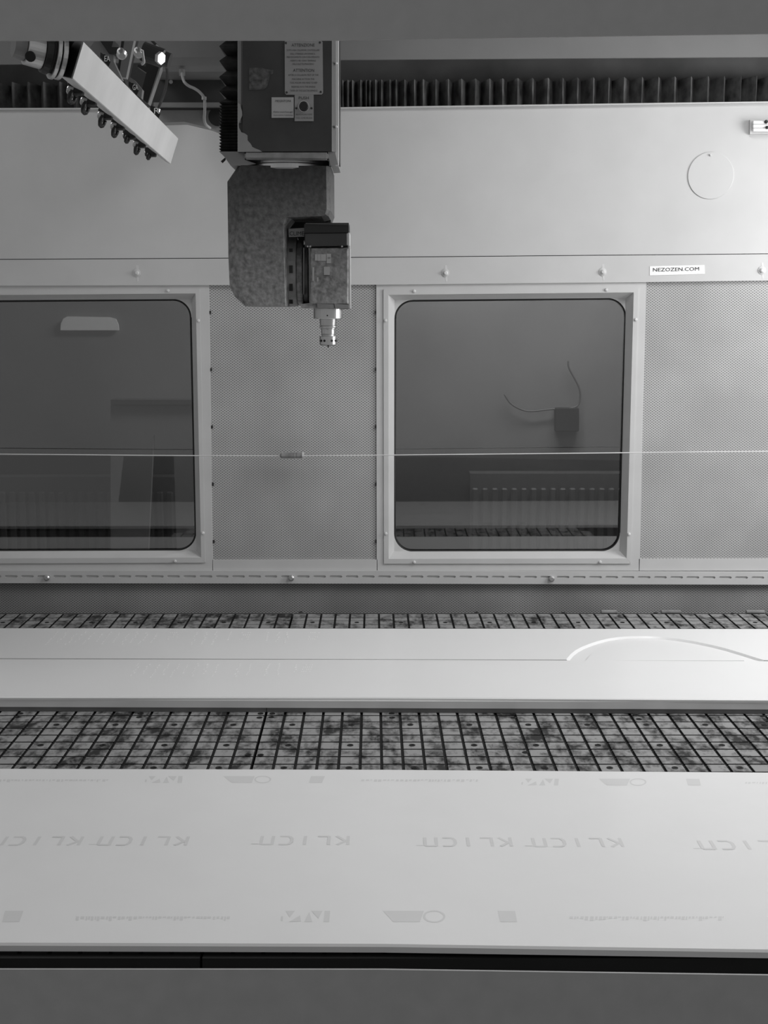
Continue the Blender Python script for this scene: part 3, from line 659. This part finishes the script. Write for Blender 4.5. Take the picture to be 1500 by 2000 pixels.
# foot of the ram
bm = bmesh.new(); bm_loft(bm, [[P(x, y, YS-.004) for x, y in [(478, 297.5), (640, 297.5), (640, 311.5), (478, 310)]], [P(x, y, YS-.004)+Vector((0, .03, 0)) for x, y in [(476, 297.5), (642, 297.5), (642, 311.5), (476, 310)]]]); bevel(bm, .003, 2)
from_bm('foot_lip', bm, 'dust', ram, label='pale rounded lip under the cover')
face_px('foot_left', [(428, 296), (478, 296), (478, 312), (500, 320), (478, 324), (450, 323), (438, 306)], YS+.02, .22, 'drum', ram)
face_px('foot_right', [(640, 297), (654, 296), (660, 321), (646, 322), (641, 306)], YS+.005, .2, 'plate', ram)
face_px('latch_tab', [(431, 315), (439, 308), (439, 311), (433, 317)], YS+.02, .02, 'black', ram)
cz = P(562, 334, YS+.13)
s_px = (YS+.13)/F
lathe('slewing_ring', [(0, .112), (.003, .116), (.014, .116), (.017, .112), (.03, .112)], cz+Vector((0, 0, -.006)), (0, 0, 1), 'steel', ram, n=72, smooth=False, label='polished steel ring under the ram')
# side bellows of the ram: stacked folds
sb = thing('side_bellows', 'black folded bellows down the left side of the ram', 'bellows', P(446, 296, YS+.15))
ry = [58, 90, 119, 150, 178, 200, 207, 213, 219, 225, 231, 237, 243, 249, 255, 261, 267, 273, 279, 285, 291, 296]
for q, (a, b) in enumerate(zip(ry, ry[1:])):
    big = min(1, (b-a)/22)
    jx = random.uniform(-1.2, 1.2)
    def rg(y, ix): return [P(428+ix+jx*.5, y, YS+.03)+Vector((0, ix*.0022, 0)), P(464.5, y, YS+.03)+Vector((0, ix*.0022, 0)), P(464.5, y, YS+.03)+Vector((0, .26, 0)), P(428+ix+jx*.5, y, YS+.03)+Vector((0, .26, 0))]
    bm = bmesh.new(); bm_loft(bm, [rg(a+.3, 0), rg((a+b)/2, 11*big+1), rg(b-.3, 0)]); from_bm('fold', bm, 'bellows_dark', sb)

# ================================================================== swivelling milling head
YH = 3.44
hd = thing('milling_head', 'grey dusty milling head under the ram with chamfered corners', 'milling head', P(550, 598, YH+.15))
outer = [(466, 323), (444, 355), (446, 500), (448.5, 560), (460, 581), (480, 598.5), (562, 598.5), (560, 440), (570, 427.5), (630, 426.5), (642, 423), (646.5, 412), (646, 324)]
frontp = [(470, 323), (467, 357), (468, 500), (470, 560), (474, 578), (484, 596.5), (557, 597), (552.5, 440), (558, 424.5), (628, 422), (635, 418), (638, 408), (637, 324)]
bm = bmesh.new(); r0 = [P(x, y, YH) for x, y in frontp]; r1_ = [P(x, y, YH+.03) for x, y in outer]
bm_loft(bm, [r0, r1_, [v+Vector((0, .24, 0)) for v in r1_]]); from_bm('cast_body', bm, 'head', hd)
ax = lambda x, y: P(x, y, YH+.12)
r_ = (ax(570, 465)-ax(570, 600)).length/2
def xl(name, x0, x1, y0, y1, m, lab=None):
    a = ax(x0, (y0+y1)/2); b = ax(x1, (y0+y1)/2); r = (ax(x0, y0).z-ax(x0, y1).z)/2
    return lathe(name, [(0, r-.002), (.002, r), (b.x-a.x-.002, r), (b.x-a.x, r-.002)], a, (1, 0, 0), m, hd, n=48, label=lab)
xl('tilt_flange', 556, 582, 462, 599, 'dust', 'dusty round flange of the tilt axis'); xl('tilt_ring', 582, 594, 469, 597, 'head'); xl('tilt_ring', 594, 604, 478, 594, 'dust')
for yy in (493, 526, 561, 586):
    c = P(568.5, yy, YH+.12-math.sqrt(max(0, r_**2-((yy-531)*s_px)**2))-.001); bm = bmesh.new()
    bm_box(bm, (c.x-.0045, c.y-.004, c.z-.010), (c.x+.0045, c.y+.012, c.z+.010)); from_bm('bolt_pocket', bm, 'black', hd)
cl = face_px('direction_plate', [(563.5, 447), (594, 445), (594, 462), (564, 463)], YH+.035, .004, 'plate', hd, label='small plate with dark capitals, partly covered by the motor')
text_px('plate_lettering', 'CLIME', 565.5, 452, 594, 460, YH+.0345, 'ink', cl)
face_px('cavity_shade_block', rect(560, 430, 646, 470), YH+.15, .08, 'black', hd, label='black block for the shade in the hollow above the tilt axis')  # solid black block, shade under the head arm put into its colour
# spindle motor
spn = thing('spindle_motor', 'square dusty spindle motor block beside the milling head', 'spindle', P(645, 603, YH+.06))
YM = YH+.005
bm = bmesh.new(); bm_loft(bm, [[P(x, y, YM) for x, y in rect(607.5, 486, 678, 593)], [P(x, y, YM+.006) for x, y in rect(605, 484, 683, 594)], [P(x, y, YM+.006)+Vector((0, .12, 0)) for x, y in rect(605, 484, 683, 594)]]); from_bm('housing', bm, 'head', spn)
face_px('side_rib', rect(592.5, 484, 594, 575), YM+.02, .05, 'plate', spn); face_px('side_rib', rect(604, 484, 605.5, 575), YM+.004, .05, 'plate', spn)
face_px('housing_edge', [(681.5, 484), (684, 484), (684.5, 603), (682, 603)], YM+.004, .06, 'ramedge', spn, label='pale strip along the right edge')  # right edge in a paler colour than the housing
face_px('cap', [(595, 455), (679, 454), (679, 480), (595, 482)], YM-.001, .12, 'ram', spn, bev=.002)
face_px('cap_side', rect(679.5, 454, 682.5, 484), YM+.004, .10, 'ramedge', spn)
face_px('lid', [(594, 438), (597, 436), (680.5, 436), (681, 454), (594, 455)], YM-.003, .13, 'black', spn, label='black lid on top')
face_px('lid_lip', [(597, 435.2), (681, 435.2), (681, 440), (597, 438)], YM-.004, .10, 'ram', spn)
for x in (601, 606, 668, 682): screw(x, 481.5, YM-.002, .003, 'chrome', spn, 'chrome_bolt')
for q in (rect(615, 496.5, 620, 509), rect(620.4, 496.5, 626, 509.5), rect(626.4, 496.5, 637, 509.5), rect(638, 495.5, 646.5, 514), rect(632.5, 521, 644, 537), rect(610, 522, 613.5, 549), rect(618.5, 541.5, 622, 550)):
    face_px('label_patch', q, YM-.0012, .0012, 'label', spn)
text_px('label_lettering', 'H504', 640, 502, 645.5, 505.5, YM-.0016, 'inkgrey', spn)
face_px('nose_plate', [(586, 594), (604, 592), (653, 594), (654, 602), (682, 602), (684, 594), (684, 603.5), (588, 602)], YM+.004, .11, 'head', spn)
face_px('nose_bracket', [(653, 593), (681, 595), (681, 602), (655, 602.5)], YM-.002, .02, 'plate', spn)
face_px('nose_bracket', [(619, 593), (652, 594), (652, 602), (620, 602)], YM-.001, .02, 'dust', spn)
tc = P(640.5, 604, YM+.055); u = (YM+.055)/F*1.0
def tl(name, y0, y1, r0, r1=None, m='chrome', lab=None):
    r1 = r1 or r0
    lathe(name, [(0, (r0-1)*u), (1*u, r0*u), ((y1-y0-1)*u, r1*u), ((y1-y0)*u, (r1-1)*u)], tc-Vector((0, 0, (y0-604)*u)), (0, 0, -1), m, spn2, n=40, lab=None, label=lab) if False else \
    lathe(name, [(0, (r0-.8)*u), (.8*u, r0*u), ((y1-y0-.8)*u, r1*u), ((y1-y0)*u, (r1-.8)*u)], tc-Vector((0, 0, (y0-604)*u)), (0, 0, -1), m, th_, n=40, label=lab)
th_ = thing('tool_holder', 'polished steel collet tool holder under the spindle motor', 'tool holder', P(640.5, 673, YM+.055))
tl('nose_collar', 600, 622, 28, lab='broad steel collar'); tl('taper_neck', 622, 636, 16.5, 15.5); tl('groove_ring', 636, 639, 17); tl('groove_ring', 639.5, 642.5, 15)
tl('shank', 642, 652, 13.5); tl('ring_groove', 651.5, 655.5, 12.5, m='steel'); tl('collet_nut', 655, 672, 16.5, lab='slotted collet nut')
tl('nut_rim', 671.5, 673, 16, 15, 'ink'); tl('tool_tip', 673, 677.5, 1.6, 1.2, 'blackmetal')
c0_ = tc-Vector((0, 0, (664-604)*u))
for a_ in (-140, -113, -62, -30, 10, 60, 110, 160):
    a_ = math.radians(a_); d_ = Vector((math.cos(a_), math.sin(a_), 0))
    lathe('nut_slot', [(0, .0035), (.002, .003)], c0_+d_*16.2*u, d_, 'black', th_, n=10)
c1_ = tc-Vector((0, 0, (616-604)*u)); lathe('collar_pin', [(0, .002), (.001, .002)], c1_+Vector((0, -28*u, 0)), (0, -1, 0), 'ink', th_, n=10)

# ================================================================== tool rack: slanting bar, upper left
Yl, Yr_ = 2.20, 3.35
rk = thing('tool_rack', 'slanting pale aluminium tool rack bar at upper left', 'tool rack', P(240, 200, 2.380))
f4 = [P(163.2, 81, Yl), P(348.5, 270.7, Yr_), P(333, 321, Yr_), P(141.3, 154, Yl)]
tv = P(115, 147, Yl+.05)-P(141.3, 154, Yl)
tvr = P(322, 315, Yr_+.05)-P(333, 321, Yr_)
# the bar carries on past the lintel's lower edge
ext = (f4[0]-f4[1]).normalized()*0.0
bm = bmesh.new(); bm_loft(bm, [f4, [f4[0]+tv, f4[1]+tvr, f4[2]+tvr, f4[3]+tv]]); bevel(bm, .0015)
from_bm('rack_bar', bm, 'alu', rk, label='wide pale aluminium bar')
def along(f, g):                                             # point on the bar's face: f left->right, g top->bottom
    a = f4[0].lerp(f4[1], f); b = f4[3].lerp(f4[2], f); return a.lerp(b, g)
nf = (f4[1]-f4[0]).cross(f4[3]-f4[0]).normalized()
if nf.y > 0: nf = -nf
bm = bmesh.new(); e4 = [f4[0].copy(), f4[3].copy(), P(114, 148, Yl+.05), P(116, 55, Yl+.05), P(160, 55, Yl+.02)]
bm_prism(bm, e4, (f4[1]-f4[0]).normalized()*-.008); from_bm('end_block', bm, 'blackmetal', rk, label='black end block')
# grippers under the bar
for f, r in ((.10, .015), (.20, .015), (.34, .015), (.46, .015), (.58, .010), (.70, .015), (.84, .009)):
    base_ = along(f, 1.0)+tv*.9; dvec = (f4[2]-f4[3]).normalized()
    g_ = link('gripper', bpy.data.meshes.new('gripper'), None, rk, org=base_)
    bm = bmesh.new(); dn_ = (along(f, 1.0)-along(f, 0)).normalized()
    pts = [base_+dn_*.004+dvec*r*1.3*math.cos(a)+dn_*r*(.75+.7*math.sin(a)) for a in [math.radians(d) for d in range(-20, 221, 24)]]
    bm_tube(bm, pts, .0045, 6); from_bm('jaw', bm, 'blackmetal', g_, smooth=True)
    bm = bmesh.new(); bm_lathe(bm, [(0, r*.55), (.01, r*.55), (.012, r*.4)], base_+dn_*.006, nf, 12); from_bm('pivot', bm, 'steel', g_)
    if not g_.data.vertices:
        bm = bmesh.new(); bm_box(bm, (-.012, -.006, -.012), (.014, .012, .010)); bevel(bm, .002); bmesh.ops.recalc_face_normals(bm, faces=bm.faces); bm.to_mesh(g_.data); bm.free(); g_.data.materials.append(M['blackmetal'])
# brackets above the bar with stock numbers
def quadbar(name, pts, Y, d, m, parent, **k): return face_px(name, pts, Y, d, m, parent, **k)
quadbar('mount_plate', [(188, 76), (222, 98), (222, 120), (238, 155), (224, 150), (176, 92)], 2.570, .02, 'drum', rk)
quadbar('mount_plate', [(238, 140), (262, 156), (278, 175), (276, 192), (247, 168)], 2.850, .02, 'drum', rk)
quadbar('mount_plate', [(246, 60), (262, 76), (246, 152), (232, 150)], 2.680, .02, 'drum', rk)
quadbar('rack_arm', [(240, 58), (269, 58), (246, 156), (229, 141)], 2.710, .03, 'blackmetal', rk, label='black upright arm')
quadbar('rack_arm', [(290, 110), (311.5, 118), (311, 132), (288, 202), (273, 190), (286, 142), (268, 130), (270, 126), (284, 130)], 2.930, .03, 'blackmetal', rk, label='black angled arm')
face_px('arm_edge', [(311.5, 120), (313, 122), (313, 134), (289.5, 203), (288, 202), (310.5, 132)], 2.925, .03, 'drum', rk)
quadbar('black_actuator', [(193, 76), (222, 78), (218, 92), (232, 92), (231, 106), (212, 104)], 2.560, .05, 'blackmetal', rk)
bm = bmesh.new(); bm_lathe(bm, [(0, .020), (.045, .020), (.048, .016), (.06, .016)], P(279, 100, 2.830), P(312, 112, 2.830)-P(279, 100, 2.830), 20); from_bm('cylinder_body', bm, 'ram', rk)
lathe('cylinder_nut', [(0, .013), (.008, .013)], P(310, 113, 2.800), (1, -.6, -.3), 'steel', rk, n=6)
lathe('knurled_knob', [(0, .007), (.018, .010), (.026, .006)], P(236, 100, 2.510), (.3, -1, -.6), 'steel', rk, n=14)
lathe('knurled_knob', [(0, .007), (.018, .010), (.026, .006)], P(269, 98, 2.630), (.3, -1, -.6), 'steel', rk, n=14)
tube('pale_pin', [P(278, 98, 2.580), P(280, 112, 2.580), P(281, 122, 2.580), P(276, 126, 2.580)], .0025, 'cable', rk)
for x, y, Yq, s_ in ((202, 106, 2.460, 'EA'), (257, 162, 2.760, 'GA'), (299, 208, 3.040, 'R')):
    tgp = quadbar('number_tag', [(x, y), (x+3, y), (x+14, y+14), (x+10, y+24), (x-1, y+12)], Yq, .003, 'black', rk)
    text_px('tag_lettering', s_, x+2, y+3, x+13, y+14, Yq-.001, 'white', tgp)
    quadbar('tag_holder', [(x-6, y-4), (x, y), (x-1, y+12), (x-6, y+6)], Yq, .01, 'blackmetal', rk)
tube('air_hose', [P(288, 70, 2.880), P(303, 86, 2.880), P(315, 100, 2.880), P(324, 123, 2.900), P(326.5, 150, 2.940), P(322, 178, 3.000), P(314, 200, 3.060), P(308, 214, 3.100)], .0032, 'ram', rk, label='thin curved hose')
lathe('hose_fitting', [(0, .006), (.022, .006)], P(303, 91, 2.870), P(313, 100, 2.870)-P(303, 91, 2.870), 'steel', rk, n=12)
lathe('hose_fitting', [(0, .006), (.02, .006)], P(309, 212, 3.080), P(305, 226, 3.080)-P(309, 212, 3.080), 'chrome', rk, n=12)
# second holder in the rack, pointing left
t2 = thing('tool_holder', 'steel tool holder pointing left at the black end of the rack', 'tool holder', P(80, 130, 2.210))
A_ = P(122, 112, 2.220); B_ = P(28, 88, 2.180); dv = (B_-A_); ln = dv.length; q = 2.22/F
for nm, f0, f1, ra, rb_, mm in (('steel_collar', 0, .10, 42, 42, 'steel'), ('groove', .10, .16, 36, 36, 'blackmetal'), ('flange', .14, .22, 44, 44, 'steel'), ('groove', .22, .30, 34, 34, 'ink'), ('flange', .28, .42, 38, 36, 'blackmetal'),
                      ('collet_nut', .42, .78, 31, 30, 'steel'), ('tool_shank', .78, 1.02, 24, 22, 'drum')):
    lathe(nm, [(ln*f0, ra*q-.001), (ln*f0+.001, ra*q), (ln*f1-.001, rb_*q), (ln*f1, rb_*q-.001)], A_, dv, mm, t2, n=36)
for a_ in (150, 200, 250):
    a_ = math.radians(a_); dd = dv.normalized(); uu = dd.orthogonal().normalized(); vv = dd.cross(uu)
pslot = P(60, 110, 2.135); lathe('nut_slot', [(0, .0085), (.003, .0085)], pslot, (0, -1, -.3), 'black', t2, n=14)

# ================================================================== carriage housing behind the rack
ch = thing('carriage_housing', 'grey rounded housing behind the rack, left of the ram', 'housing', P(370, 200, 3.95))
zt_ = P(370, 40, 4.0).z; cA = P(330, 100, 3.95)
prof = [(0, 60), (.0, 128), (.01, 140), (.03, 150), (.06, 153)]
bm = bmesh.new()
ring0 = []
sec = [(3.82, 3.247), (3.82, P(0, 112, 3.82).z), (3.84, P(0, 128, 3.84).z), (3.88, P(0, 140, 3.88).z), (3.94, P(0, 148, 3.94).z), (4.25, P(0, 150, 4.0).z), (4.25, 3.247)]
X0, X1 = P(292, 100, 3.85).x, P(444, 100, 3.85).x
bm_loft(bm, [[Vector((X0, y, z)) for y, z in sec], [Vector((X1, y, z)) for y, z in sec]]); from_bm('curved_shell', bm, 'drum', ch, smooth=False)
face_px('lower_body', [(296, 150), (430, 150), (452, 172), (446, 200), (296, 200)], 4.02, .2, 'ram', ch)
face_px('bottom_ledge', rect(300, 200, 440, 208.5), 3.99, .2, 'drum', ch)
face_px('ledge_gap', rect(300, 208.5, 440, 211), 4.01, .2, 'black', ch)
face_px('hanging_plate', [(300, 211), (444, 211), (440, 262), (410, 250), (360, 238), (300, 240)], 4.05, .06, 'plate', ch, label='grey plate below the ledge')
lathe('round_hole', [(0, .028), (.002, .028)], P(425, 228, 4.045), (0, -1, 0), 'black', ch, n=24)
lathe('plate_bolt', [(0, .006), (.003, .006)], P(334, 160, 4.015), (0, -1, 0), 'steel', ch, n=10)
cbl = thing('sensor_cable', 'pale sensor cable looping down left of the ram bellows', 'cable', P(400, 248, 3.80))
tube('cable_run', [P(356, 138, 3.86), P(356, 148, 3.83), P(360, 160, 3.80), P(369, 168, 3.80), P(380, 173, 3.80), P(391, 181, 3.80), P(399, 193, 3.80), P(400, 215, 3.80), P(399, 232, 3.82), P(402, 243, 3.86), P(410, 250, 3.95)], .0042, 'cable', cbl, n=10)
lathe('cable_gland', [(0, .009), (.018, .009)], P(355.5, 136, 3.85), (0, 0, -1), 'dust', cbl, n=10)
lathe('cable_clip', [(0, .007), (.008, .007)], P(398.5, 189, 3.80), (0, 0, -1), 'cable', cbl, n=10)
